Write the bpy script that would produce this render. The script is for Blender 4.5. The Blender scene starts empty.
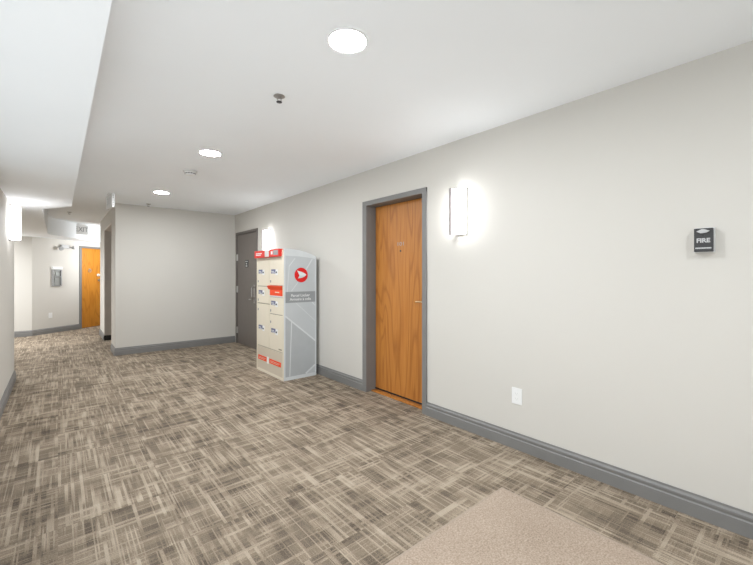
import bpy, bmesh, math, random
from mathutils import Matrix, Vector

random.seed(4)
scene = bpy.context.scene
COL = scene.collection
PI = math.pi
R = math.radians

# ------------------------------------------------------------------ camera
YAW = math.atan2(318.5, 376.0)
cam_data = bpy.data.cameras.new('camera')
cam = bpy.data.objects.new('camera', cam_data)
COL.objects.link(cam)
cam.location = (0, 0, 1.29)
cam.rotation_euler = (PI / 2, 0, -YAW)
cam_data.sensor_width = 36
cam_data.lens = 36 * 376.0 / 753.0
cam_data.shift_y = -7.5 / 753.0
cam_data.clip_start = 0.05
scene.camera = cam

# ------------------------------------------------------------------ world, exposure, large lights
world = bpy.data.worlds.new('sky')
scene.world = world
world.use_nodes = True
world.node_tree.nodes['Background'].inputs[0].default_value = (0.85, 0.92, 1.0, 1)
world.node_tree.nodes['Background'].inputs[1].default_value = 1.0
vs = scene.view_settings
vs.view_transform = 'Standard'
vs.look = 'None'
vs.gamma = 1
vs.use_curve_mapping = False
vs.exposure = 0.0

LIGHTS = [
    # name, location, direction, size x, size y, watts, colour
    ('entrance_fill', (0.95, -2.80, 1.25), (0, 1, 0.05), 2.4, 2.2, 22, (0.92, 0.97, 1.0)),  # added fill standing in for daylight from behind the camera
    ('side_fill', (-0.37, 1.80, 1.08), (1, 0.15, 0.45), 4.0, 1.85, 36, (0.92, 0.97, 1.0)),  # added fill from the left, tilted up to lift the ceiling
    ('hall_fill', (1.35, 10.80, 1.75), (-0.653, 0.757, -0.1), 0.3, 0.4, 23, (0.95, 0.98, 1.0)),  # unseen fill added to brighten the angled far wall
    ('hall_fill', (-1.25, 9.3, 2.08), (0, 0, -1), 0.5, 0.5, 95, (0.95, 0.98, 1.0)),  # unseen fill added over the side passage to lift the far end
]
for nm, loc, dr, sx, sy, w, colr in LIGHTS:
    ld = bpy.data.lights.new(nm, 'AREA')
    ld.shape = 'RECTANGLE'
    ld.size, ld.size_y = sx, sy
    ld.energy = w
    ld.color = colr
    lo = bpy.data.objects.new(nm, ld)
    COL.objects.link(lo)
    lo.location = loc
    lo.rotation_euler = Vector(dr).to_track_quat('-Z', 'Y').to_euler()

LAMP = 365.0       # radiance of the ceiling downlights
SCONCE = 20.0     # radiance of the wall sconces


# ------------------------------------------------------------------ materials
def new_mat(name):
    m = bpy.data.materials.new(name)
    m.use_nodes = True
    nt = m.node_tree
    return m, nt, nt.nodes['Principled BSDF']


def mat(name, colour, rough=0.6, metal=0.0, vary=0.04, scale=8.0, bump=0.0, bscale=200.0, spec=None):
    """plain paint / plastic / metal with a slight procedural mottling"""
    m, nt, p = new_mat(name)
    p.inputs['Roughness'].default_value = rough
    p.inputs['Metallic'].default_value = metal
    if spec is not None:
        p.inputs['Specular IOR Level'].default_value = spec
    tc = nt.nodes.new('ShaderNodeTexCoord')
    n = nt.nodes.new('ShaderNodeTexNoise')
    n.inputs['Scale'].default_value = scale
    n.inputs['Detail'].default_value = 3
    nt.links.new(tc.outputs['Object'], n.inputs['Vector'])
    r = nt.nodes.new('ShaderNodeValToRGB')
    r.color_ramp.elements[0].position = 0.3
    r.color_ramp.elements[1].position = 0.7
    r.color_ramp.elements[0].color = tuple(c * (1 - vary) for c in colour) + (1,)
    r.color_ramp.elements[1].color = tuple(min(1, c * (1 + vary)) for c in colour) + (1,)
    nt.links.new(n.outputs['Fac'], r.inputs['Fac'])
    nt.links.new(r.outputs['Color'], p.inputs['Base Color'])
    if bump:
        b = nt.nodes.new('ShaderNodeTexNoise')
        b.inputs['Scale'].default_value = bscale
        b.inputs['Detail'].default_value = 4
        nt.links.new(tc.outputs['Object'], b.inputs['Vector'])
        bn = nt.nodes.new('ShaderNodeBump')
        bn.inputs['Strength'].default_value = bump
        bn.inputs['Distance'].default_value = 0.002
        nt.links.new(b.outputs['Fac'], bn.inputs['Height'])
        nt.links.new(bn.outputs['Normal'], p.inputs['Normal'])
    return m


def emit_mat(name, colour, strength):
    m, nt, p = new_mat(name)
    p.inputs['Base Color'].default_value = tuple(colour) + (1,)
    p.inputs['Roughness'].default_value = 0.4
    p.inputs['Emission Color'].default_value = tuple(colour) + (1,)
    p.inputs['Emission Strength'].default_value = strength
    return m


def glass_mat(name):
    m, nt, p = new_mat(name)
    p.inputs['Base Color'].default_value = (0.95, 0.97, 0.97, 1)
    p.inputs['Roughness'].default_value = 0.05
    p.inputs['Transmission Weight'].default_value = 1.0
    p.inputs['IOR'].default_value = 1.2
    return m


def wood_mat(name, light, dark, edge):
    m, nt, p = new_mat(name)
    N, L = nt.nodes.new, nt.links.new
    p.inputs['Roughness'].default_value = 0.42
    tc = N('ShaderNodeTexCoord')
    mp = N('ShaderNodeMapping')
    mp.inputs['Scale'].default_value = (1.0, 1.0, 0.13)
    L(tc.outputs['Object'], mp.inputs['Vector'])
    # cathedral figure
    n1 = N('ShaderNodeTexNoise')
    n1.inputs['Scale'].default_value = 3.2
    n1.inputs['Detail'].default_value = 2.0
    n1.inputs['Distortion'].default_value = 0.3
    L(mp.outputs['Vector'], n1.inputs['Vector'])
    mul = N('ShaderNodeMath'); mul.operation = 'MULTIPLY'; mul.inputs[1].default_value = 13.0
    L(n1.outputs['Fac'], mul.inputs[0])
    pp = N('ShaderNodeMath'); pp.operation = 'PINGPONG'; pp.inputs[1].default_value = 0.5
    L(mul.outputs[0], pp.inputs[0])
    r1 = N('ShaderNodeValToRGB')
    r1.color_ramp.elements[0].position = 0.0
    r1.color_ramp.elements[1].position = 0.22
    r1.color_ramp.elements[0].color = (0.45, 0.45, 0.45, 1)
    r1.color_ramp.elements[1].color = (1, 1, 1, 1)
    L(pp.outputs[0], r1.inputs['Fac'])
    # fine pores
    mp2 = N('ShaderNodeMapping')
    mp2.inputs['Scale'].default_value = (110, 110, 2.6)
    L(tc.outputs['Object'], mp2.inputs['Vector'])
    n2 = N('ShaderNodeTexNoise')
    n2.inputs['Scale'].default_value = 1.0
    n2.inputs['Detail'].default_value = 3
    L(mp2.outputs['Vector'], n2.inputs['Vector'])
    r2 = N('ShaderNodeValToRGB')
    r2.color_ramp.elements[0].position = 0.30
    r2.color_ramp.elements[1].position = 0.62
    r2.color_ramp.elements[0].color = tuple(dark) + (1,)
    r2.color_ramp.elements[1].color = tuple(light) + (1,)
    L(n2.outputs['Fac'], r2.inputs['Fac'])
    mx = N('ShaderNodeMix'); mx.data_type = 'RGBA'
    mx.inputs[6].default_value = tuple(edge) + (1,)
    L(r1.outputs['Color'], mx.inputs[0])
    L(r2.outputs['Color'], mx.inputs[7])
    L(mx.outputs[2], p.inputs['Base Color'])
    return m


def carpet_mat(name):
    m, nt, p = new_mat(name)
    N, L = nt.nodes.new, nt.links.new
    p.inputs['Roughness'].default_value = 0.95
    p.inputs['Specular IOR Level'].default_value = 0.1
    tc = N('ShaderNodeTexCoord')
    sep = N('ShaderNodeSeparateXYZ')
    L(tc.outputs['Object'], sep.inputs[0])

    def math_(op, a, b=None, c=None, clamp=False):
        n = N('ShaderNodeMath'); n.operation = op; n.use_clamp = clamp
        for i, v in enumerate((a, b, c)):
            if v is None:
                continue
            if isinstance(v, (int, float)):
                n.inputs[i].default_value = v
            else:
                L(v, n.inputs[i])
        return n.outputs[0]

    def comb(x, y, z=0.0):
        n = N('ShaderNodeCombineXYZ')
        for i, v in enumerate((x, y, z)):
            if isinstance(v, (int, float)):
                n.inputs[i].default_value = v
            else:
                L(v, n.inputs[i])
        return n.outputs[0]

    def noise(vec, scale=1.0, detail=2.0, rough=0.5):
        n = N('ShaderNodeTexNoise')
        n.inputs['Scale'].default_value = scale
        n.inputs['Detail'].default_value = detail
        n.inputs['Roughness'].default_value = rough
        L(vec, n.inputs['Vector'])
        return n.outputs['Fac']

    def ramp(v, a, b):
        n = N('ShaderNodeMapRange')
        n.inputs['From Min'].default_value = a
        n.inputs['From Max'].default_value = b
        L(v, n.inputs['Value'])
        return n.outputs[0]

    x, y = sep.outputs[0], sep.outputs[1]
    # tiles of half a metre; each tile takes its own piece of the pattern
    tx = math_('FLOOR', math_('DIVIDE', x, 0.5))
    ty = math_('FLOOR', math_('DIVIDE', y, 0.5))
    wn = N('ShaderNodeTexWhiteNoise'); wn.noise_dimensions = '2D'
    L(comb(tx, ty), wn.inputs['Vector'])
    seed = math_('MULTIPLY', wn.outputs['Value'], 40.0)
    # yarn columns: crisp strips of a few widths, each fading in and out along its run
    def strips(u, v, width, run, off):
        k = math_('FLOOR', math_('DIVIDE', u, width))
        return noise(comb(math_('MULTIPLY', k, 7.31), math_('MULTIPLY', v, run), math_('ADD', seed, off)), 1, 1.0)

    yA = strips(x, y, 0.0150, 2.0, 0.0)
    yB = strips(x, y, 0.0060, 1.7, 9.0)
    yC = strips(x, y, 0.0520, 3.0, 15.0)
    xA = strips(y, x, 0.0170, 2.2, 21.0)
    xB = strips(y, x, 0.0070, 1.9, 33.0)
    xC = strips(y, x, 0.0560, 3.0, 47.0)
    lightY = math_('MAXIMUM', ramp(yA, 0.55, 0.66), math_('MULTIPLY', ramp(yB, 0.54, 0.66), 0.85))
    lightX = math_('MAXIMUM', ramp(xA, 0.57, 0.67), math_('MULTIPLY', ramp(xB, 0.56, 0.67), 0.75))
    light = math_('MAXIMUM', lightY, math_('MULTIPLY', lightX, 0.85))
    ground = math_('MULTIPLY', math_('ADD', ramp(yC, 0.34, 0.60), ramp(xC, 0.30, 0.62)), 0.27)
    fine = noise(comb(math_('MULTIPLY', x, 210), math_('MULTIPLY', y, 210)), 1, 2.0)
    broad = noise(comb(x, y), 1.0, 2.0)
    v = math_('ADD', ground, math_('MULTIPLY', light, 0.47))
    v = math_('ADD', v, math_('MULTIPLY', math_('SUBTRACT', fine, 0.5), 1.0))
    v = math_('ADD', v, math_('MULTIPLY', math_('SUBTRACT', broad, 0.5), 0.45))
    cr = N('ShaderNodeValToRGB')
    e = cr.color_ramp.elements
    e[0].position = 0.0; e[0].color = (0.090, 0.072, 0.056, 1)
    e[1].position = 1.0; e[1].color = (0.445, 0.372, 0.288, 1)
    k = cr.color_ramp.elements.new(0.46); k.color = (0.243, 0.193, 0.143, 1)
    L(v, cr.inputs['Fac'])
    L(cr.outputs['Color'], p.inputs['Base Color'])
    bn = N('ShaderNodeBump')
    bn.inputs['Strength'].default_value = 0.35
    bn.inputs['Distance'].default_value = 0.003
    L(fine, bn.inputs['Height'])
    L(bn.outputs['Normal'], p.inputs['Normal'])
    return m


def mat_rug(name):
    m, nt, p = new_mat(name)
    N, L = nt.nodes.new, nt.links.new
    p.inputs['Roughness'].default_value = 0.95
    p.inputs['Specular IOR Level'].default_value = 0.1
    tc = N('ShaderNodeTexCoord')
    n1 = N('ShaderNodeTexNoise'); n1.inputs['Scale'].default_value = 130; n1.inputs['Detail'].default_value = 3
    n2 = N('ShaderNodeTexNoise'); n2.inputs['Scale'].default_value = 2.0; n2.inputs['Detail'].default_value = 2
    L(tc.outputs['Object'], n1.inputs['Vector']); L(tc.outputs['Object'], n2.inputs['Vector'])
    mx = N('ShaderNodeMath'); mx.operation = 'MULTIPLY_ADD'; mx.inputs[1].default_value = 0.35
    L(n2.outputs['Fac'], mx.inputs[0]); L(n1.outputs['Fac'], mx.inputs[2])
    cr = N('ShaderNodeValToRGB')
    cr.color_ramp.elements[0].position = 0.42
    cr.color_ramp.elements[1].position = 0.88
    cr.color_ramp.elements[0].color = (0.27, 0.205, 0.155, 1)
    cr.color_ramp.elements[1].color = (0.50, 0.405, 0.325, 1)
    L(mx.outputs[0], cr.inputs['Fac'])
    L(cr.outputs['Color'], p.inputs['Base Color'])
    bn = N('ShaderNodeBump'); bn.inputs['Strength'].default_value = 0.5; bn.inputs['Distance'].default_value = 0.004
    L(n1.outputs['Fac'], bn.inputs['Height']); L(bn.outputs['Normal'], p.inputs['Normal'])
    return m


M = dict(
    wall=mat('wall_paint', (0.622, 0.598, 0.553), 0.75, vary=0.012, scale=1.2, bump=0.05, bscale=350),
    ceiling=mat('ceiling_paint', (0.90, 0.925, 0.945), 0.85, vary=0.01, scale=1.5, bump=0.05, bscale=300),
    trim=mat('grey_trim_paint', (0.20, 0.195, 0.188), 0.5, vary=0.03),
    carpet=carpet_mat('carpet'),
    rug=mat_rug('mat_pile'),
    rug_edge=mat('mat_edge', (0.36, 0.29, 0.23), 0.9, vary=0.08, scale=60),
    oak=wood_mat('oak_veneer', (0.52, 0.210, 0.042), (0.42, 0.148, 0.022), (0.27, 0.080, 0.010)),
    oak_far=wood_mat('honey_veneer', (0.60, 0.25, 0.030), (0.52, 0.19, 0.018), (0.40, 0.13, 0.010)),
    taupe=mat('taupe_door_paint', (0.175, 0.152, 0.137), 0.42, vary=0.03),
    taupe_frame=mat('taupe_frame_paint', (0.135, 0.118, 0.106), 0.45, vary=0.03),
    bronze=mat('jamb_metal', (0.72, 0.66, 0.60), 0.5, vary=0.04),
    black=mat('black_paint', (0.012, 0.011, 0.011), 0.5),
    darkgrey=mat('dark_grey_plastic', (0.062, 0.062, 0.063), 0.6, spec=0.2),
    midgrey=mat('mid_grey_plastic', (0.24, 0.25, 0.255), 0.5),
    cabinet=mat('cabinet_grey', (0.30, 0.30, 0.30), 0.5),
    white=mat('white_plastic', (0.82, 0.82, 0.81), 0.4, vary=0.01),
    offwhite=mat('offwhite_plastic', (0.66, 0.66, 0.65), 0.5, vary=0.01),
    palegrey=mat('pale_grey_plastic', (0.50, 0.50, 0.50), 0.5, vary=0.01),
    chrome=mat('brushed_metal', (0.55, 0.53, 0.51), 0.28, 1.0, vary=0.03),
    rail=mat('rosy_nickel', (0.34, 0.31, 0.30), 0.45, 0.3, vary=0.03),
    steel=mat('satin_steel', (0.42, 0.40, 0.38), 0.4, 0.7, vary=0.03),
    brass=mat('pale_brass', (0.75, 0.60, 0.38), 0.3, 1.0),
    cream=mat('cream_enamel', (0.72, 0.655, 0.53), 0.5, vary=0.015),
    tan=mat('tan_enamel', (0.58, 0.51, 0.41), 0.5, vary=0.015),
    seam=mat('seam_gasket', (0.30, 0.265, 0.21), 0.6),  # even dark tan behind the locker doors and on the maker plate
    red=mat('signal_red', (0.72, 0.038, 0.028), 0.5, vary=0.02, spec=0.3),
    deep_red=mat('deep_red', (0.70, 0.018, 0.016), 0.55, vary=0.02, spec=0.2),
    orange=mat('orange_red', (0.82, 0.075, 0.022), 0.55, vary=0.02, spec=0.25),
    navy=mat('navy_print', (0.13, 0.14, 0.24), 0.5),
    silver=mat('silver_laminate', (0.53, 0.55, 0.56), 0.45, vary=0.03, scale=3),
    silver_light=mat('silver_light_laminate', (0.66, 0.68, 0.685), 0.45, vary=0.02),
    silver_dark=mat('silver_dark_laminate', (0.44, 0.458, 0.468), 0.45, vary=0.03),
    band=mat('grey_band_print', (0.29, 0.30, 0.305), 0.5, vary=0.02),
    print=mat('white_print', (0.80, 0.80, 0.80), 0.6, vary=0.0),
    lamp=emit_mat('lit_lens', (0.93, 0.97, 1.0), LAMP),
    glow=emit_mat('lit_opal_glass', (0.97, 0.98, 1.0), SCONCE),
    glass=glass_mat('clear_glass'),
    bolt=mat('dark_metal', (0.05, 0.05, 0.055), 0.4, 0.5),
)


# ------------------------------------------------------------------ mesh helpers
class MB:
    def __init__(self):
        self.bm = bmesh.new()

    def box(self, x0, x1, y0, y1, z0, z1, bevel=0.0, seg=2):
        t = bmesh.new()
        bmesh.ops.create_cube(t, size=1)
        for v in t.verts:
            v.co = Vector((x0 + (v.co.x + .5) * (x1 - x0), y0 + (v.co.y + .5) * (y1 - y0), z0 + (v.co.z + .5) * (z1 - z0)))
        if bevel:
            bmesh.ops.bevel(t, geom=list(t.edges), offset=bevel, segments=seg, affect='EDGES', profile=0.7)
        self._add(t)
        return self

    def _add(self, t, mx=None):
        if mx is not None:
            t.transform(mx)
        me = bpy.data.meshes.new('tmp')
        t.to_mesh(me)
        t.free()
        self.bm.from_mesh(me)
        bpy.data.meshes.remove(me)

    def prism(self, pts, h0, h1, mx=None):
        """polygon in XY extruded from z=h0 to z=h1, then transformed"""
        t = bmesh.new()
        a = [t.verts.new((p[0], p[1], h0)) for p in pts]
        b = [t.verts.new((p[0], p[1], h1)) for p in pts]
        n = len(pts)
        t.faces.new(a[::-1])
        t.faces.new(b)
        for i in range(n):
            t.faces.new((a[i], a[(i + 1) % n], b[(i + 1) % n], b[i]))
        bmesh.ops.recalc_face_normals(t, faces=list(t.faces))
        self._add(t, mx)
        return self

    def lathe(self, prof, mx=None, seg=40):
        """profile of (radius, z) spun about z, then transformed"""
        t = bmesh.new()
        rings = []
        for r, z in prof:
            if r < 1e-6:
                rings.append([t.verts.new((0, 0, z))])
            else:
                rings.append([t.verts.new((r * math.cos(2 * PI * k / seg), r * math.sin(2 * PI * k / seg), z)) for k in range(seg)])
        for a, b in zip(rings, rings[1:]):
            if len(a) == 1 and len(b) == 1:
                continue
            for k in range(seg):
                k2 = (k + 1) % seg
                if len(a) == 1:
                    t.faces.new((a[0], b[k2], b[k]))
                elif len(b) == 1:
                    t.faces.new((a[k], a[k2], b[0]))
                else:
                    t.faces.new((a[k], a[k2], b[k2], b[k]))
        bmesh.ops.recalc_face_normals(t, faces=list(t.faces))
        self._add(t, mx)
        return self

    def tube(self, pts, r, seg=12):
        """round bar through points"""
        t = bmesh.new()
        P = [Vector(p) for p in pts]
        rings = []
        for i, p in enumerate(P):
            d = (P[min(i + 1, len(P) - 1)] - P[max(i - 1, 0)]).normalized()
            up = Vector((0, 0, 1)) if abs(d.z) < 0.9 else Vector((1, 0, 0))
            s = d.cross(up).normalized()
            u = s.cross(d).normalized()
            rings.append([t.verts.new(p + r * (math.cos(2 * PI * k / seg) * s + math.sin(2 * PI * k / seg) * u)) for k in range(seg)])
        for a, b in zip(rings, rings[1:]):
            for k in range(seg):
                t.faces.new((a[k], a[(k + 1) % seg], b[(k + 1) % seg], b[k]))
        t.faces.new(rings[0][::-1])
        t.faces.new(rings[-1])
        bmesh.ops.recalc_face_normals(t, faces=list(t.faces))
        self._add(t)
        return self

    def build(self, name, material, parent=None, smooth=False, loc=None, rotz=None):
        me = bpy.data.meshes.new(name)
        self.bm.to_mesh(me)
        self.bm.free()
        me.materials.append(material)
        if smooth:
            for p in me.polygons:
                p.use_smooth = True
            try:
                me.set_sharp_from_angle(angle=R(35))
            except Exception:
                pass
        o = bpy.data.objects.new(name, me)
        COL.objects.link(o)
        if parent is not None:
            o.parent = parent
        if loc is not None:
            o.location = loc
        if rotz is not None:
            o.rotation_euler = (0, 0, rotz)
        return o


# transforms used on flat pieces: viewer faces the wall, local x = right, y = into the wall, z = up
FACE = Matrix(((1, 0, 0, 0), (0, 0, -1, 0), (0, 1, 0, 0), (0, 0, 0, 1)))       # drawing plane -> front (normal -y)
SIDE = Matrix(((0, 0, 1, 0), (1, 0, 0, 0), (0, 1, 0, 0), (0, 0, 0, 1)))        # drawing plane -> +x side


def face_at(x, y, z):
    return Matrix.Translation((x, y, z)) @ FACE


def side_at(x, y, z):
    return Matrix.Translation((x, y, z)) @ SIDE


def text(name, s, size, mx, material, parent, depth=0.0008, bold=0.0, sx=1.0):
    cu = bpy.data.curves.new('text', 'FONT')
    cu.body = s
    cu.size = size
    cu.extrude = depth
    cu.offset = bold
    cu.align_x = 'CENTER'
    cu.align_y = 'CENTER'
    to = bpy.data.objects.new('text', cu)
    COL.objects.link(to)
    dg = bpy.context.evaluated_depsgraph_get()
    me = bpy.data.meshes.new_from_object(to.evaluated_get(dg))
    bpy.data.objects.remove(to)
    bpy.data.curves.remove(cu)
    me.transform(mx @ Matrix.Diagonal((sx, 1, 1, 1)))
    me.materials.clear()
    me.materials.append(material)
    o = bpy.data.objects.new(name, me)
    COL.objects.link(o)
    o.parent = parent
    return o


def tag(o, label, cat, group=None):
    o['label'] = label
    o['category'] = cat
    if group:
        o['group'] = group
    return o


def thing(name, label, cat, loc, rotz=0.0, group=None):
    o = bpy.data.objects.new(name, None)
    o.empty_display_size = 0.1
    COL.objects.link(o)
    o.location = loc
    o.rotation_euler = (0, 0, rotz)
    return tag(o, label, cat, group)


def struct(o, label, cat):
    o['kind'] = 'structure'
    return tag(o, label, cat)


def dup(root, loc, rotz, label):
    r = root.copy()
    COL.objects.link(r)
    r.location = loc
    r.rotation_euler = (0, 0, rotz)
    r['label'] = label
    for ch in list(root.children):
        c = ch.copy()
        COL.objects.link(c)
        c.parent = r
        for g in list(ch.children):
            d = g.copy()
            COL.objects.link(d)
            d.parent = c
    return r


# ------------------------------------------------------------------ the setting
H = 2.44
LOW = 2.10
XR = 2.60            # wall with the oak door
XL = -0.41           # wall on the other side of the hall
YB = 7.28            # end wall of the lobby
XB = 0.70            # hall side of the block behind the end wall
FAR = (-0.421, 10.778)
FA = R(40.83)        # the far wall turns by this much

struct(MB().box(-3.0, 4.2, -3.4, 14.5, -0.1, 0.0).build('floor', M['carpet']), 'brown and beige crosshatched carpet tile floor of the hall', 'floor')
struct(MB().box(-3.0, 4.2, -3.4, 14.5, H, H + 0.1).build('ceiling', M['ceiling']), 'white painted ceiling with round downlights', 'ceiling')
low = [(-3.0, -3.2), (0.122, -3.2), (0.122, 5.70), (-0.15, 6.21), (-0.152, 9.868), (0.85, 11.65), (2.6, 14.4), (-3.0, 14.4)]
struct(MB().prism(low, LOW, H).build('ceiling_soffit', M['ceiling']), 'lower white soffit along the hall, ending in a notch by the far wall', 'ceiling')

# right wall with two door openings
w = MB()
w.box(XR, XR + 0.22, -3.4, 2.36, 0, H)
w.box(XR, XR + 0.22, 3.28, 6.215, 0, H)
w.box(XR, XR + 0.22, 7.195, YB + 0.3, 0, H)
w.box(XR, XR + 0.22, 2.36, 3.28, 2.085, H)
w.box(XR, XR + 0.22, 6.215, 7.195, 2.075, H)
struct(w.build('wall_right', M['wall']), 'long pale greige wall with the oak door and fire alarm', 'wall')
# backing rooms' dark faces behind the doors keep light from leaking
# end wall of the lobby and hall side of the same block
w = MB()
w.box(0.86, 2.60, YB, 10.13, 0, H)
w.box(XB, 0.86, YB, 7.82, 0, H)
w.box(XB, 0.86, 9.14, 10.13, 0, H)
w.box(XB, 0.86, 7.82, 9.14, 2.19, H)
w.prism([(XB, 10.13), (4.2, 13.15), (4.2, 10.13)], 0, H)
struct(w.build('wall_back', M['wall']), 'pale end wall of the lobby beside the taupe door', 'wall')
wl = MB()
wl.box(-3.0, XL, 3.90, 6.40, 0, H)
wl.box(-0.61, XL, -3.4, -0.30, 0, H)
wl.box(-0.61, XL, -0.30, 3.90, 0, 0.12)
wl.box(-0.61, XL, -0.30, 3.90, 2.04, H)
struct(wl.build('wall_left', M['wall']), 'pale wall at the left edge, carrying a lit sconce', 'wall')
# far wall, straight then turned
w = MB()
w.box(0, 1.095, 0, 0.2, 0, LOW)
w.box(2.01, 5.5, 0, 0.2, 0, H)
w.box(1.095, 2.01, 0, 0.2, 1.975, LOW)
w.box(0.9, 2.6, 0, 0.2, LOW, H)
fw = struct(w.build('wall_far', M['wall'], loc=(FAR[0], FAR[1], 0), rotz=FA), 'pale angled wall at the far end with the honey wood door', 'wall')
struct(MB().box(-3.0, FAR[0] + 0.002, FAR[1], FAR[1] + 0.2, 0, H).build('wall_end', M['wall']), 'short straight piece of the far wall behind the hall corner', 'wall')
struct(MB().box(-3.1, -3.0, 6.0, 11.2, 0, H).build('wall_side', M['wall']), 'wall closing the side passage of the hall', 'wall')
struct(MB().box(4.2, 4.3, 9.0, 14.5, 0, H).build('wall_passage', M['wall']), 'wall closing the passage beyond the far door', 'wall')
# entrance wall behind the camera; its glazed front is added as a source for the light
w = MB()
w.box(XL, -0.30, -3.1, -2.95, 0, H)
w.box(2.25, XR, -3.1, -2.95, 0, H)
w.box(-0.30, 2.25, -3.1, -2.95, 2.36, H)
struct(w.build('wall_front', M['wall']), 'entrance wall behind the viewer', 'wall')
f = MB()
for xx in (-0.30, 0.95, 2.21):
    f.box(xx, xx + 0.04, -3.05, -2.99, 0, 2.36)
f.box(-0.30, 2.25, -3.05, -2.99, 0, 0.05)
f.box(-0.30, 2.25, -3.05, -2.99, 2.31, 2.36)
wn = struct(f.build('added_window_1', M['trim']), 'unseen glazed front behind the viewer, added for light', 'window')
MB().box(-0.26, 2.21, -3.025, -3.018, 0.05, 2.31).build('pane', M['glass'], wn)

f = MB()  # unseen windows added to give the side fill an opening
for yy in (-0.30, 0.74, 1.78, 2.82, 3.86):
    f.box(-0.54, -0.48, yy, yy + 0.04, 0.12, 2.04)
f.box(-0.54, -0.48, -0.30, 3.90, 0.12, 0.16)
f.box(-0.54, -0.48, -0.30, 3.90, 2.00, 2.04)
w2 = struct(f.build('added_window_2', M['trim']), 'unseen row of tall windows beside the viewer, added for light', 'window')
MB().box(-0.515, -0.508, -0.28, 3.88, 0.14, 2.02).build('pane', M['glass'], w2)

# baseboards ---------------------------------------------------------------
PROF = [(0, 0), (0.017, 0), (0.017, 0.072), (0.012, 0.078), (0.012, 0.084), (0.0145, 0.090), (0.0145, 0.100), (0.006, 0.110), (0.005, 0.121), (0, 0.121)]


def baseboard(name, path, label):
    t = bmesh.new()
    P = [Vector(p) for p in path]
    rings = []
    for i, p in enumerate(P):
        dirs = []
        if i > 0:
            dirs.append((P[i] - P[i - 1]).normalized())
        if i < len(P) - 1:
            dirs.append((P[i + 1] - P[i]).normalized())
        ns = [Vector((-d.y, d.x)) for d in dirs]
        n = sum(ns, Vector((0, 0))).normalized()
        k = 1.0 / max(0.3, n.dot(ns[0]))
        rings.append([t.verts.new((p.x + n.x * o * k, p.y + n.y * o * k, z)) for o, z in PROF])
    m = len(PROF)
    for a, b in zip(rings, rings[1:]):
        for k in range(m):
            t.faces.new((a[k], a[(k + 1) % m], b[(k + 1) % m], b[k]))
    t.faces.new(rings[0])
    t.faces.new(rings[-1][::-1])
    bmesh.ops.recalc_face_normals(t, faces=list(t.faces))
    mb = MB()
    mb._add(t)
    return struct(mb.build(name, M['trim']), label, 'baseboard')


def far_pt(s):
    return (FAR[0] + s * math.cos(FA), FAR[1] + s * math.sin(FA))


baseboard('baseboard_right', [(XR, -2.95), (XR, 2.345)], 'grey moulded baseboard running from the oak door to the front')
baseboard('baseboard_middle', [(XR, 3.297), (XR, 6.19)], 'grey baseboard between the oak door and the taupe door')
baseboard('baseboard_back', [(XR, YB), (XB, YB), (XB, 7.82)], 'grey baseboard along the lobby end wall and its corner')
baseboard('baseboard_hall', [(XB, 9.14), (XB, 10.13), (2.2, 11.42)], 'grey baseboard beyond the dark recess in the hall')
baseboard('baseboard_left', [(-3.0, 6.40), (XL, 6.40), (XL, -2.95)], 'grey baseboard along the wall at the left edge')
baseboard('baseboard_far', [far_pt(1.064), FAR, (-3.0, FAR[1])], 'grey baseboard of the far wall up to the honey wood door')

# ------------------------------------------------------------------ door in the right wall (oak)
AR = -PI / 2         # things on the right wall: viewer faces +X


def on_right(y, z=0.0, x=XR):
    return (x, y, z)


# frame: welded steel, face and deep jamb in one, with a stop
fr = MB()
fr.box(-0.476, -0.408, -0.014, 0.20, 0, 2.101, 0.003)
fr.box(0.422, 0.476, -0.014, 0.20, 0, 2.101, 0.003)
fr.box(-0.476, 0.476, -0.0138, 0.20, 2.051, 2.1012, 0.003)
fr.box(-0.410, -0.394, 0.165, 0.19, 0, 2.055)
fr.box(0.408, 0.424, 0.165, 0.19, 0, 2.055)
fr.box(-0.400, 0.415, 0.165, 0.19, 2.036, 2.055)
struct(fr.build('trim_1', M['trim'], loc=on_right(2.821), rotz=AR), 'grey steel frame around the oak door', 'door frame')
d1 = struct(MB().box(-0.404, 0.418, 0.120, 0.163, 0.022, 2.045, 0.002).build('door_1', M['oak'], loc=on_right(2.821), rotz=AR),
            'oak veneer door with peephole in a grey frame', 'door')
struct(MB().box(-0.408, 0.422, 0.06, 0.20, 0, 0.014, 0.004).build('trim_2', M['oak'], loc=on_right(2.821), rotz=AR),
       'wooden threshold strip under the oak door', 'threshold')
MB().box(-0.404, 0.418, 0.114, 0.121, 0.0225, 0.034).build('door_sweep', M['black'], d1)
MB().lathe([(0, -0.004), (0.007, -0.004), (0.010, 0), (0.010, 0.004), (0, 0.004)], face_at(0.0, 0.119, 1.54), 20).build('peephole', M['bolt'], d1)
text('door_number', '101', 0.055, face_at(0.0, 0.1185, 1.612), M['steel'], d1, 0.001, sx=1.5)
cl = MB().box(0.335, 0.405, 0.075, 0.121, 1.985, 2.035, 0.004).build('door_closer', M['bolt'], d1)
MB().box(0.352, 0.384, 0.070, 0.076, 1.998, 2.022, 0.002).build('cover', M['midgrey'], cl)
lv = MB().lathe([(0, 0), (0.024, 0), (0.026, -0.003), (0.024, -0.010), (0.010, -0.012), (0.010, -0.034), (0, -0.034)],
                Matrix.Translation((0.355, 0.120, 1.03)) @ Matrix.Rotation(-PI / 2, 4, 'X') , 24)
lv.tube([(0.355, 0.085, 1.03), (0.33, 0.083, 1.03), (0.27, 0.084, 1.028), (0.245, 0.088, 1.026)], 0.008)
lv.build('lever_handle', M['brass'], d1, True)

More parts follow.
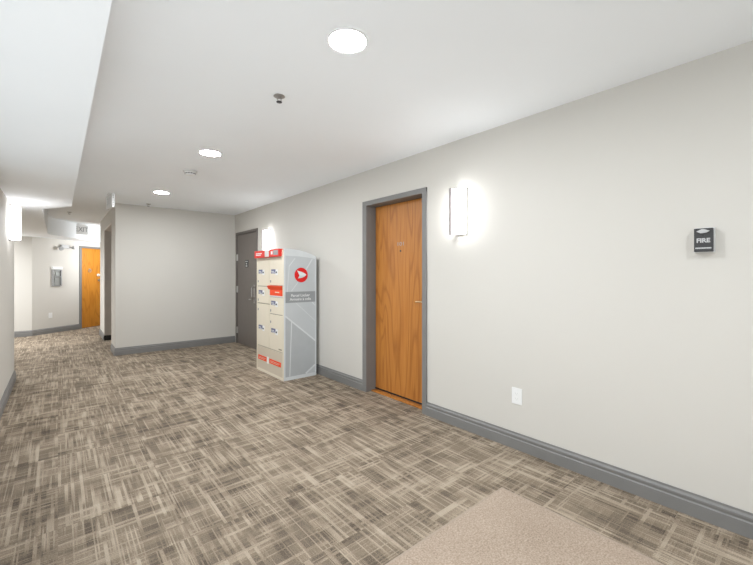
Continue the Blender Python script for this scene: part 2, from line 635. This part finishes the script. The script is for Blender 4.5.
# ------------------------------------------------------------------ taupe service door
fr = MB()
fr.box(-0.51, -0.462, -0.012, 0.15, 0, 2.090, 0.003)
fr.box(0.462, 0.51, -0.012, 0.15, 0, 2.090, 0.003)
fr.box(-0.51, 0.51, -0.0118, 0.15, 2.042, 2.0902, 0.003)
struct(fr.build('trim_3', M['taupe_frame'], loc=on_right(6.705), rotz=AR), 'dark taupe frame around the taupe door', 'door frame')
d2 = struct(MB().box(-0.458, 0.458, 0.004, 0.05, 0.008, 2.038, 0.002).build('door_2', M['taupe'], loc=on_right(6.705), rotz=AR),
            'taupe metal door behind the parcel locker with a pull handle', 'door')
for hz in (0.25, 1.02, 1.62):
    h = MB()
    h.tube([(-0.462, -0.004, hz - 0.06), (-0.462, -0.004, hz + 0.06)], 0.011)
    h.box(-0.457, -0.425, 0.0015, 0.005, hz - 0.06, hz + 0.06)
    h.build('hinge', M['chrome'], d2, True)
pl = MB().box(0.325, 0.395, -0.003, 0.005, 0.80, 1.12, 0.002).build('handle_plate', M['steel'], d2)
MB().tube([(0.372, 0, 0.90), (0.372, -0.045, 0.90), (0.372, -0.055, 0.92), (0.372, -0.055, 1.06), (0.372, -0.045, 1.08), (0.372, 0, 1.08)], 0.010).build('pull_handle', M['chrome'], d2, True)
MB().tube([(0.345, 0, 0.865), (0.345, -0.05, 0.865), (0.30, -0.055, 0.865), (0.255, -0.052, 0.862)], 0.010).build('lever_handle', M['chrome'], d2, True)
sg = MB().box(-0.055, 0.075, -0.002, 0.005, 1.43, 1.56, 0.001).build('sign_plate', M['darkgrey'], d2)
mk = MB()
for (a, b, zz) in ((-0.035, -0.005, 1.535), (0.02, 0.05, 1.535), (-0.02, 0.035, 1.492), (-0.03, 0.045, 1.453)):
    mk.box(a, b, -0.0035, -0.0015, zz - 0.010, zz + 0.010)
mk.build('sign_print', M['print'], sg)

# ------------------------------------------------------------------ recess in the hall side of the block (dark panel)
fr = MB()
fr.box(XB - 0.004, 0.855, 7.82, 7.85, 0, 2.19)
fr.box(XB - 0.004, 0.855, 9.105, 9.14, 0.10, 2.19)
fr.box(XB - 0.004, 0.855, 7.82, 9.14, 2.155, 2.19)
struct(fr.build('trim_4', M['bronze']), 'bronze lined jamb of the dark hall recess', 'door frame')
struct(MB().box(XB - 0.006, 0.855, 9.100, 9.142, 0, 0.10).build('trim_5', M['black']), 'black foot of the hall recess jamb', 'door frame')
d3 = struct(MB().box(0.835, 0.86, 7.85, 9.105, 0.0, 2.155).build('door_3', M['black']), 'dark door set back in the hall recess', 'door')

# ------------------------------------------------------------------ far door
fr = MB()
fr.box(1.064, 1.127, -0.014, 0.18, 0, 1.990, 0.003)
fr.box(1.977, 2.040, -0.014, 0.18, 0, 1.990, 0.003)
fr.box(1.064, 2.040, -0.0138, 0.18, 1.945, 1.9902, 0.003)
struct(fr.build('trim_6', M['trim'], loc=(*FAR, 0), rotz=FA), 'grey frame of the far honey wood door', 'door frame')
d4 = struct(MB().box(1.128, 1.976, 0.02, 0.065, 0.006, 1.944, 0.002).build('door_4', M['oak_far'], loc=(*FAR, 0), rotz=FA),
            'honey coloured wooden door at the far end of the hall', 'door')
kn = MB()
kn.lathe([(0, 0), (0.022, 0), (0.020, -0.010), (0, -0.012)], Matrix.Translation((1.36, 0.02, 1.43)) @ Matrix.Rotation(-PI / 2, 4, 'X'), 20)
kn.tube([(1.36 + 0.034 * math.sin(a), 0.010, 1.395 + 0.036 * math.cos(a)) for a in [R(20 + 20 * i) for i in range(15)]], 0.006)
kn.build('knocker', M['steel'], d4, True)
MB().lathe([(0, 0), (0.036, 0), (0.034, -0.012), (0.018, -0.018), (0.02, -0.04), (0, -0.045)], Matrix.Translation((1.60, 0.02, 1.29)) @ Matrix.Rotation(-PI / 2, 4, 'X'), 24).build('deadbolt', M['white'], d4, True)
lh = MB().lathe([(0, 0), (0.032, 0), (0.032, -0.008), (0.012, -0.010), (0.012, -0.05), (0, -0.05)], Matrix.Translation((1.62, 0.02, 1.16)) @ Matrix.Rotation(-PI / 2, 4, 'X'), 24)
lh.tube([(1.62, -0.03, 1.16), (1.68, -0.034, 1.16), (1.73, -0.03, 1.158)], 0.010)
lh.build('lever_handle', M['chrome'], d4, True)

# ------------------------------------------------------------------ parcel locker
LK = (2.09, 4.608, 0)
lk = thing('parcel_locker', 'cream parcel locker with red header and silver side, between the two doors', 'parcel locker', LK, AR)
HW = 0.402
# carcass: profile in (y, z), extruded across x
XZ = Matrix(((0, 0, 1, 0), (1, 0, 0, 0), (0, 1, 0, 0), (0, 0, 0, 1)))
prof = [(0.012, 0.0), (0.45, 0.0), (0.45, 1.532), (0.40, 1.553), (0.30, 1.583), (0.20, 1.602), (0.10, 1.612), (0.012, 1.614)]
MB().prism(prof, -HW + 0.004, HW - 0.004, XZ).build('body', M['silver_light'], lk)
# front rim in cream
rm = MB()
rm.box(-HW, -HW + 0.018, -0.006, 0.02, 0.0, 1.60, 0.002)
rm.box(HW - 0.022, HW, -0.006, 0.02, 0.0, 1.60, 0.002)
rm.box(-HW + 0.018, HW - 0.022, -0.004, 0.02, 1.515, 1.60)
rm.box(-HW + 0.018, HW - 0.022, -0.004, 0.02, 0.0, 0.035)
rm.build('front_frame', M['cream'], lk)
MB().box(-HW + 0.018, HW - 0.022, 0.006, 0.0135, 0.03, 1.52).build('gasket', M['seam'], lk)


def locker_door(x0, x1, z0, z1, label_z=None, label_x=None, num=None):
    d = MB().box(x0 + 0.003, x1 - 0.003, -0.004, 0.010, z0 + 0.004, z1 - 0.004, 0.002).build('locker_door', M['cream'], lk)
    if label_z is not None:
        lx = label_x
        s = MB().box(lx, lx + 0.125, -0.0055, -0.0035, label_z - 0.027, label_z + 0.027).build('instruction_label', M['navy'], d)
        s.parent = d
        wp = MB()
        wp.box(lx + 0.01, lx + 0.085, -0.0062, -0.0052, label_z - 0.004, label_z + 0.003)
        wp.box(lx + 0.03, lx + 0.105, -0.0062, -0.0052, label_z - 0.021, label_z - 0.014)
        wp.box(lx + 0.125, lx + 0.185, -0.0056, -0.0036, label_z - 0.045, label_z + 0.024)
        wp.build('label_print', M['print'], d)
        MB().lathe([(0, 0), (0.012, 0), (0.011, -0.006), (0.004, -0.007), (0, -0.007)], face_at(lx + 0.155, -0.0045, label_z - 0.012) @ Matrix.Rotation(PI, 4, 'X'), 18).build('lock', M['bolt'], d)
    if num:
        MB().box(num[0] - 0.013, num[0] + 0.013, -0.0056, -0.0036, num[1] - 0.015, num[1] + 0.015).build('number_tag', M['midgrey'], d)
    return d


xa, xm, xb = -0.384, 0.010, 0.380
locker_door(xa, xm, 1.142, 1.515, 1.335, -0.335, (-0.352, 1.205))
locker_door(xa, xm, 0.912, 1.140, 1.060, -0.335, (-0.352, 0.955))
locker_door(xa, xm, 0.340, 0.910, 0.590, -0.335, (-0.352, 0.825))
locker_door(xm, xb, 1.158, 1.515, 1.335, 0.06, (0.042, 1.208))
locker_door(xm, xb, 0.795, 1.012, 0.935, 0.06, (0.042, 0.835))
locker_door(xm, xb, 0.340, 0.793, 0.585, 0.06, (0.042, 0.690))
# orange letter slot with its hood
fl = MB().box(xm + 0.010, xb - 0.020, -0.006, 0.010, 1.030, 1.125, 0.002).build('letter_slot', M['orange'], lk)
MB().prism([(-0.030, 1.150), (0.0, 1.156), (0.0, 1.100), (-0.012, 1.110)], xm - 0.030, xb - 0.018, XZ).build('hood', M['orange'], fl)
MB().box(xm + 0.16, xb - 0.09, -0.0072, -0.0055, 1.068, 1.078).build('slot_print', M['cream'], fl)
MB().box(xm + 0.005, xb - 0.012, -0.010, 0.008, 1.014, 1.029, 0.002).build('slot_lip', M['offwhite'], lk)
# base panel with two red stickers
kp = MB().box(xa, xb, -0.003, 0.010, 0.030, 0.334, 0.002).build('base_panel', M['tan'], lk)
for (a, b) in ((-0.350, -0.085), (0.000, 0.330)):
    st = MB().box(a, b, -0.0046, -0.0026, 0.152, 0.212).build('red_sticker', M['orange'], kp)
    q = MB()
    q.box(a + 0.03, b - 0.03, -0.0052, -0.0042, 0.186, 0.1905)
    q.box(a + 0.03, b - 0.06, -0.0052, -0.0042, 0.170, 0.1745)
    q.build('sticker_print', M['cream'], kp)
MB().box(-0.072, -0.018, -0.0046, -0.0026, 0.135, 0.225).build('white_sticker', M['print'], kp)
MB().box(0.27, 0.355, -0.0055, -0.0035, 0.362, 0.378).build('maker_plate', M['seam'], lk)
# header sign
hd = MB().box(-HW + 0.018, HW - 0.045, -0.045, 0.014, 1.518, 1.612, 0.003).build('header_sign', M['red'], lk)
q = MB()
q.box(-0.33, -0.14, -0.0462, -0.0447, 1.568, 1.580)
q.box(-0.33, -0.17, -0.0462, -0.0447, 1.548, 1.560)
q.build('header_print', M['print'], hd)
MB().box(-0.045, 0.075, -0.0470, -0.0447, 1.524, 1.606).build('header_sticker', M['offwhite'], hd)
MB().box(0.205, 0.335, -0.0466, -0.0447, 1.538, 1.596).build('grey_patch', M['band'], hd)
MB().box(0.135, 0.185, -0.0466, -0.0447, 1.548, 1.588).build('header_mark', M['print'], hd)
# silver side toward the viewer (local +x); drawing plane: y across, z up
sp = MB()
sp.prism([(0.020, 0.042), (0.440, 0.042), (0.440, 1.497), (0.33, 1.512), (0.2, 1.522), (0.020, 1.526)], HW - 0.006, HW + 0.001, XZ)
sp = sp.build('side_panel', M['silver'], lk)
tr = MB()
tr.box(HW - 0.006, HW + 0.004, 0.0, 0.020, 0.0, 1.60, 0.001)
tr.box(HW - 0.006, HW + 0.004, 0.436, 0.452, 0.0, 1.53, 0.001)
tr.box(HW - 0.006, HW + 0.004, 0.015, 0.44, 0.0, 0.042, 0.001)
tr.build('side_trim', M['silver_light'], lk)


def stripe(p, q, w0, w1=None):
    w1 = w0 if w1 is None else w1
    d = (Vector(q) - Vector(p)).normalized()
    n = Vector((-d.y, d.x))
    p, q = Vector(p), Vector(q)
    return [tuple(p + n * w0), tuple(q + n * w1), tuple(q - n * w1), tuple(p - n * w0)]


S0, S1 = HW + 0.0008, HW + 0.0016
MB().prism([(0.021, 0.79), (0.105, 0.72), (0.079, 0.043), (0.021, 0.043)], S0, S1, XZ).build('dark_facet', M['silver_dark'], sp)
MB().prism([(0.105, 0.72), (0.439, 0.449), (0.439, 0.138), (0.33, 0.043), (0.082, 0.043)], S0, S1, XZ).build('lower_facet', M['silver_dark'], sp)
for a in (stripe((0.021, 0.786), (0.439, 0.446), 0.009), stripe((0.103, 0.72), (0.079, 0.046), 0.006), stripe((0.30, 0.046), (0.437, 0.140), 0.012),
          stripe((0.152, 1.50), (0.071, 1.40), 0.005), stripe((0.071, 1.40), (0.045, 1.085), 0.004), stripe((0.393, 1.494), (0.30, 1.352), 0.008),
          stripe((0.19, 1.20), (0.10, 1.09), 0.004), stripe((0.39, 0.945), (0.437, 0.90), 0.005), stripe((0.16, 0.945), (0.439, 0.70), 0.003)):
    MB().prism(a, S0 + 0.0006, S1 + 0.0004, XZ).build('white_line', M['silver_light'], sp)
bd = MB().prism([(0.012, 0.948), (0.443, 0.948), (0.443, 1.083), (0.012, 1.083)], S0 + 0.001, S1 + 0.0016, XZ).build('grey_band', M['band'], lk)
text('band_text', 'Parcel Locker\nArmoire à colis', 0.047, side_at(HW + 0.0036, 0.225, 1.012), M['print'], bd, 0.0004, 0.0004, 1.0)
lg = MB().prism([(0.235 + 0.092 * math.cos(2 * PI * k / 48), 1.29 + 0.092 * math.sin(2 * PI * k / 48)) for k in range(48)], S0 + 0.001, S1 + 0.0016, XZ).build('red_disc', M['deep_red'], lk)
r_ = 0.092
wing = [(-0.62, 0.60), (-0.05, 0.46), (0.45, 0.28), (0.80, 0.02), (0.50, -0.08), (-0.28, -0.06)]
MB().prism([(0.235 + r_ * a, 1.29 + r_ * b) for a, b in wing], S1 + 0.0012, S1 + 0.0024, XZ).build('emblem_wing', M['print'], lg)
tail = [(-0.28, -0.06), (0.50, -0.08), (0.80, 0.02), (0.42, -0.26), (0.0, -0.40), (-0.50, -0.46)]
MB().prism([(0.235 + r_ * a, 1.29 + r_ * b) for a, b in tail], S1 + 0.0012, S1 + 0.0024, XZ).build('emblem_tail', M['silver_light'], lg)

# ------------------------------------------------------------------ wall sconces
Z0 = 1.625


def make_sconce(label, loc, rotz, side=-1):
    """local: base of the fixture at z=0, wall at y=0; the metal rail stands on one side"""
    t = thing('wall_sconce', label, 'wall lamp', loc, rotz, 'wall sconces of the hall')
    MB().box(-0.056, 0.056, -0.012, 0.0, 0.006, 0.384, 0.002).build('back_plate', M['chrome'], t)
    arc = [(0.052 * math.cos(a), -0.012 - 0.078 * math.sin(a)) for a in [PI * k / 24 for k in range(25)]]
    MB().prism(arc, 0.013, 0.379).build('glass_shade', M['glow'], t, True)
    for z in (0.002, 0.378):
        MB().box(-0.056, 0.056, -0.018, -0.004, z, z + 0.011, 0.002).box(-0.012, 0.012, -0.090, -0.010, z, z + 0.011, 0.002).build('end_cap', M['chrome'], t)
    xs = sorted((side * 0.036, side * 0.060))
    rl = MB().box(xs[0], xs[1], -0.097, -0.088, 0.0, 0.392, 0.002)
    for z in (0.0, 0.380):
        rl.box(xs[0], xs[1], -0.090, 0.0, z, z + 0.012, 0.002)
    rl.build('side_rail', M['rail'], t)
    MB().lathe([(0, -0.014), (0.005, -0.013), (0.008, -0.007), (0.004, 0), (0.004, 0.004), (0, 0.004)], Matrix.Translation((0.0, -0.045, 0.0)), 16).build('finial', M['steel'], t, True)
    return t


sc = make_sconce('lit white wall sconce between the oak door and the fire alarm', on_right(1.955, Z0), AR)
dup(sc, on_right(5.745, Z0), AR, 'lit wall sconce between taupe door and parcel locker, partly hidden by it')
make_sconce('lit white wall sconce on the wall at the left edge of the hall', (XL, 5.75, 1.668), PI / 2, 1)
dup(sc, (-1.05, FAR[1], Z0), 0, 'lit wall sconce on the end wall, hidden behind the hall corner')

# ------------------------------------------------------------------ ceiling downlights
def make_downlight(label, loc):
    t = thing('recessed_light', label, 'ceiling light', loc, 0, 'round ceiling downlights')
    MB().lathe([(0.087, 0.0), (0.100, 0.0), (0.100, -0.004), (0.096, -0.007), (0.090, -0.006), (0.087, -0.003)] + [(0.087, 0.0)], None, 56).build('trim_ring', M['white'], t, True)
    MB().lathe([(0, -0.0045), (0.06, -0.0042), (0.0875, -0.003), (0.0875, 0.0), (0, 0.0)], None, 56).build('lens', M['lamp'], t, True)
    return t


dl = make_downlight('large round lit downlight, closest one, near the top edge', (1.085, 1.50, H))
dup(dl, (1.095, 3.715, H), 0, 'round lit downlight between the sprinkler and the smoke detector')
dup(dl, (1.10, 5.93, H), 0, 'small round lit downlight just in front of the lobby end wall')
dup(dl, (1.08, -0.72, H), 0, 'round lit downlight behind the viewer over the entrance mat')

# ------------------------------------------------------------------ sprinklers
def make_sprinkler(label, loc):
    t = thing('ceiling_sprinkler', label, 'sprinkler', loc, 0, 'sprinkler heads in the ceiling')
    MB().lathe([(0.010, 0), (0.034, 0), (0.036, -0.003), (0.028, -0.008), (0.012, -0.009), (0.010, -0.004)] + [(0.010, 0)], None, 32).build('escutcheon', M['steel'], t, True)
    fr_ = MB().lathe([(0, 0), (0.010, 0), (0.010, -0.016), (0, -0.016)], None, 16)
    fr_.tube([(0.009, 0, -0.014), (0.014, 0, -0.024), (0.004, 0, -0.038)], 0.0025, 8)
    fr_.tube([(-0.009, 0, -0.014), (-0.014, 0, -0.024), (-0.004, 0, -0.038)], 0.0025, 8)
    fr_.build('frame', M['steel'], t, True)
    MB().lathe([(0, -0.037), (0.018, -0.037), (0.018, -0.040), (0, -0.040)], None, 20).build('deflector', M['bolt'], t)
    return t


sp0 = make_sprinkler('sprinkler head between the two closest downlights', (1.085, 2.248, H))
dup(sp0, (1.116, 7.03, H), 0, 'sprinkler head right above the lobby end wall')
dup(sp0, (0.158, 8.86, H), 0, 'sprinkler head over the far hall near its exit sign')

# ------------------------------------------------------------------ smoke detector
sd = thing('smoke_detector', 'round white smoke detector on the ceiling between two downlights', 'smoke detector', (1.116, 4.505, H))
MB().lathe([(0, 0), (0.072, 0), (0.072, -0.012), (0.066, -0.016), (0, -0.016)], None, 40).build('base', M['offwhite'], sd, True)
MB().lathe([(0, -0.014), (0.054, -0.014), (0.050, -0.040), (0.042, -0.048), (0, -0.050)], None, 40).build('cover', M['white'], sd, True)
vt = MB()
for k in range(12):
    a = 2 * PI * k / 12
    vt._add((lambda t: (bmesh.ops.create_cube(t, size=1), t)[1])(bmesh.new()),
            Matrix.Rotation(a, 4, 'Z') @ Matrix.Translation((0.0515, 0, -0.030)) @ Matrix.Diagonal((0.004, 0.016, 0.010, 1)))
vt.build('vent_ring', M['darkgrey'], sd)

# ------------------------------------------------------------------ exit signs
def exit_sign(label, loc, rotz, w, h, d, print_mat):
    t = thing('exit_sign', label, 'exit sign', loc, rotz)
    MB().box(-w * 0.25, w * 0.25, -d * 0.8, d * 0.8, -0.022, 0.0, 0.003).build('canopy', M['white'], t)
    MB().box(-w / 2, w / 2, -d / 2, d / 2, -h - 0.022, -0.022, 0.005).build('housing', M['offwhite'], t)
    text('exit_text', 'EXIT', h * 0.70, face_at(0, -d / 2 - 0.0006, -0.022 - h * 0.5), print_mat, t, 0.0006, 0.001, 0.88)
    return t


# near one: its long face runs along the hall, its end is turned to the lobby
e1 = exit_sign('white exit sign hanging edge-on at the corner of the lobby end wall', (0.562, 6.48, H), R(-84), 0.36, 0.19, 0.032, M['palegrey'])
q = MB()
for k in range(5):
    q.box(0.180, 0.1815, -0.005, 0.005, -0.19 + 0.033 * k, -0.176 + 0.033 * k)
q.build('vent_hole', M['midgrey'], e1)
exit_sign('pale exit sign hanging over the far end of the hall', (0.395, 10.76, H), R(28), 0.27, 0.215, 0.045, M['midgrey'])

# ------------------------------------------------------------------ fire alarm on the right wall
fa = thing('fire_alarm', 'dark grey fire alarm horn lettered FIRE on the pale wall', 'fire alarm', on_right(0.392, 1.472), AR)
MB().box(-0.0415, 0.0415, -0.026, 0, -0.065, 0.065, 0.003).build('back_box', M['offwhite'], fa)
MB().box(-0.0375, 0.0375, -0.052, -0.025, -0.061, 0.060, 0.003).build('front_cover', M['darkgrey'], fa)
so = MB()
so.prism([(-0.026, 0.044), (-0.006, 0.055), (0.004, 0.055), (0.026, 0.045), (0.012, 0.036), (-0.010, 0.034)], 0.0, 0.010, face_at(0, -0.0515, 0))
so.build('strobe_lens', M['palegrey'], fa)
MB().lathe([(0, -0.002), (0.003, -0.002), (0.003, 0.002), (0, 0.002)], face_at(0, -0.052, 0.024), 14).build('pilot_dot', M['black'], fa)
text('alarm_text', 'FIRE', 0.030, face_at(0, -0.0525, -0.004), M['palegrey'], fa, 0.0004, 0.0012, 1.0)
q = MB()
xx = -0.031
for k in range(10):
    wd = 0.0045 + 0.0012 * ((k * 7) % 3)
    q.box(xx, xx + wd, -0.0528, -0.0515, -0.046, -0.039)
    xx += wd + 0.0008
q.build('small_print', M['palegrey'], fa)

# ------------------------------------------------------------------ outlets
def make_outlet(name, label, cat, loc, rotz):
    t = thing(name, label, cat, loc, rotz)
    MB().box(-0.040, 0.040, -0.006, 0, -0.060, 0.060, 0.003).build('cover_plate', M['white'], t)
    return t


ot = make_outlet('wall_outlet', 'white duplex outlet low on the wall beside the oak door', 'outlet', on_right(1.455, 0.392), AR)
MB().box(-0.018, 0.018, -0.0075, -0.005, -0.036, 0.036, 0.002).build('receptacle', M['white'], ot)
for zz in (0.019, -0.019):
    q = MB()
    q.box(-0.0085, -0.0065, -0.0080, -0.0070, zz - 0.004, zz + 0.006)
    q.box(0.0060, 0.0080, -0.0080, -0.0070, zz - 0.003, zz + 0.005)
    q.box(-0.002, 0.002, -0.0080, -0.0070, zz - 0.011, zz - 0.007)
    q.build('socket_slot', M['palegrey'], ot)


def far_loc(s, z):
    p = far_pt(s)
    return (p[0], p[1], z)


o2 = make_outlet('wall_outlet', 'white outlet plate low on the far wall under the grey cabinet', 'outlet', far_loc(0.386, 0.395), FA)
MB().box(-0.018, 0.018, -0.0075, -0.005, -0.036, 0.036, 0.002).build('receptacle', M['white'], o2)

# ------------------------------------------------------------------ cabinet on the far wall
cb = thing('wall_cabinet', 'grey framed glass-fronted cabinet with white cap on the far wall', 'wall cabinet', far_loc(0.515, 1.04), FA)
fr = MB()
fr.box(-0.105, -0.080, -0.035, 0, 0, 0.375, 0.002)
fr.box(0.080, 0.105, -0.035, 0, 0, 0.375, 0.002)
for z in (0.0, 0.195, 0.352):
    fr.box(-0.081, 0.081, -0.034, 0, z, z + 0.024, 0.002)
fr.build('frame', M['cabinet'], cb)
MB().box(-0.110, 0.110, -0.045, 0, 0.376, 0.435, 0.004).build('top_cap', M['white'], cb)
MB().box(-0.081, 0.081, -0.006, 0.0, 0.02, 0.36).build('back_panel', M['offwhite'], cb)
MB().prism([(-0.045, 0.222), (0.06, 0.222), (0.06, 0.26), (0.045, 0.30), (0.015, 0.325), (-0.025, 0.325), (-0.02, 0.275)], 0.0, 0.014, face_at(0, -0.005, 0)).build('white_insert', M['white'], cb)
MB().box(-0.045, 0.05, -0.016, -0.005, 0.035, 0.18, 0.003).build('lower_insert', M['offwhite'], cb)
MB().box(-0.0805, 0.0805, -0.0262, -0.024, 0.022, 0.354).build('pane', M['glass'], cb)

# ------------------------------------------------------------------ emergency light on the far wall
em = thing('emergency_light', 'twin-headed white emergency light above the grey cabinet', 'emergency light', far_loc(0.70, 1.925), FA)
MB().box(-0.10, 0.10, -0.050, 0, -0.022, 0.055, 0.006).build('housing', M['palegrey'], em)
for sx, zz in ((-1, -0.045), (1, 0.0)):
    yk = MB().tube([(sx * 0.08, -0.045, 0.0), (sx * 0.12, -0.075, zz * 0.5)], 0.010).build('yoke', M['midgrey'], em, True)
    hdm = Matrix.Translation((sx * 0.145, -0.085, zz)) @ Matrix.Rotation(sx * R(30), 4, 'Z') @ Matrix.Rotation(R(70), 4, 'X')
    hh = MB().lathe([(0, -0.035), (0.022, -0.033), (0.042, 0.0), (0.046, 0.024), (0.040, 0.026), (0, 0.022)], hdm, 28).build('lamp_head', M['palegrey'], em, True)

# ------------------------------------------------------------------ entrance mat
mt = thing('entrance_mat', 'beige pile entrance mat lying on the carpet in the near corner', 'mat', (1.25, 0.10, 0.0))
MB().box(-0.785, 0.785, -1.135, 1.135, 0, 0.009, 0.003).build('pile', M['rug'], mt)
eb = MB()
eb.box(-0.80, 0.80, 1.133, 1.147, 0, 0.007, 0.002)
eb.box(-0.80, 0.80, -1.147, -1.133, 0, 0.007, 0.002)
eb.box(0.783, 0.80, -1.134, 1.134, 0, 0.007, 0.002)
eb.box(-0.80, -0.783, -1.134, 1.134, 0, 0.007, 0.002)
eb.build('edge_binding', M['rug_edge'], mt)
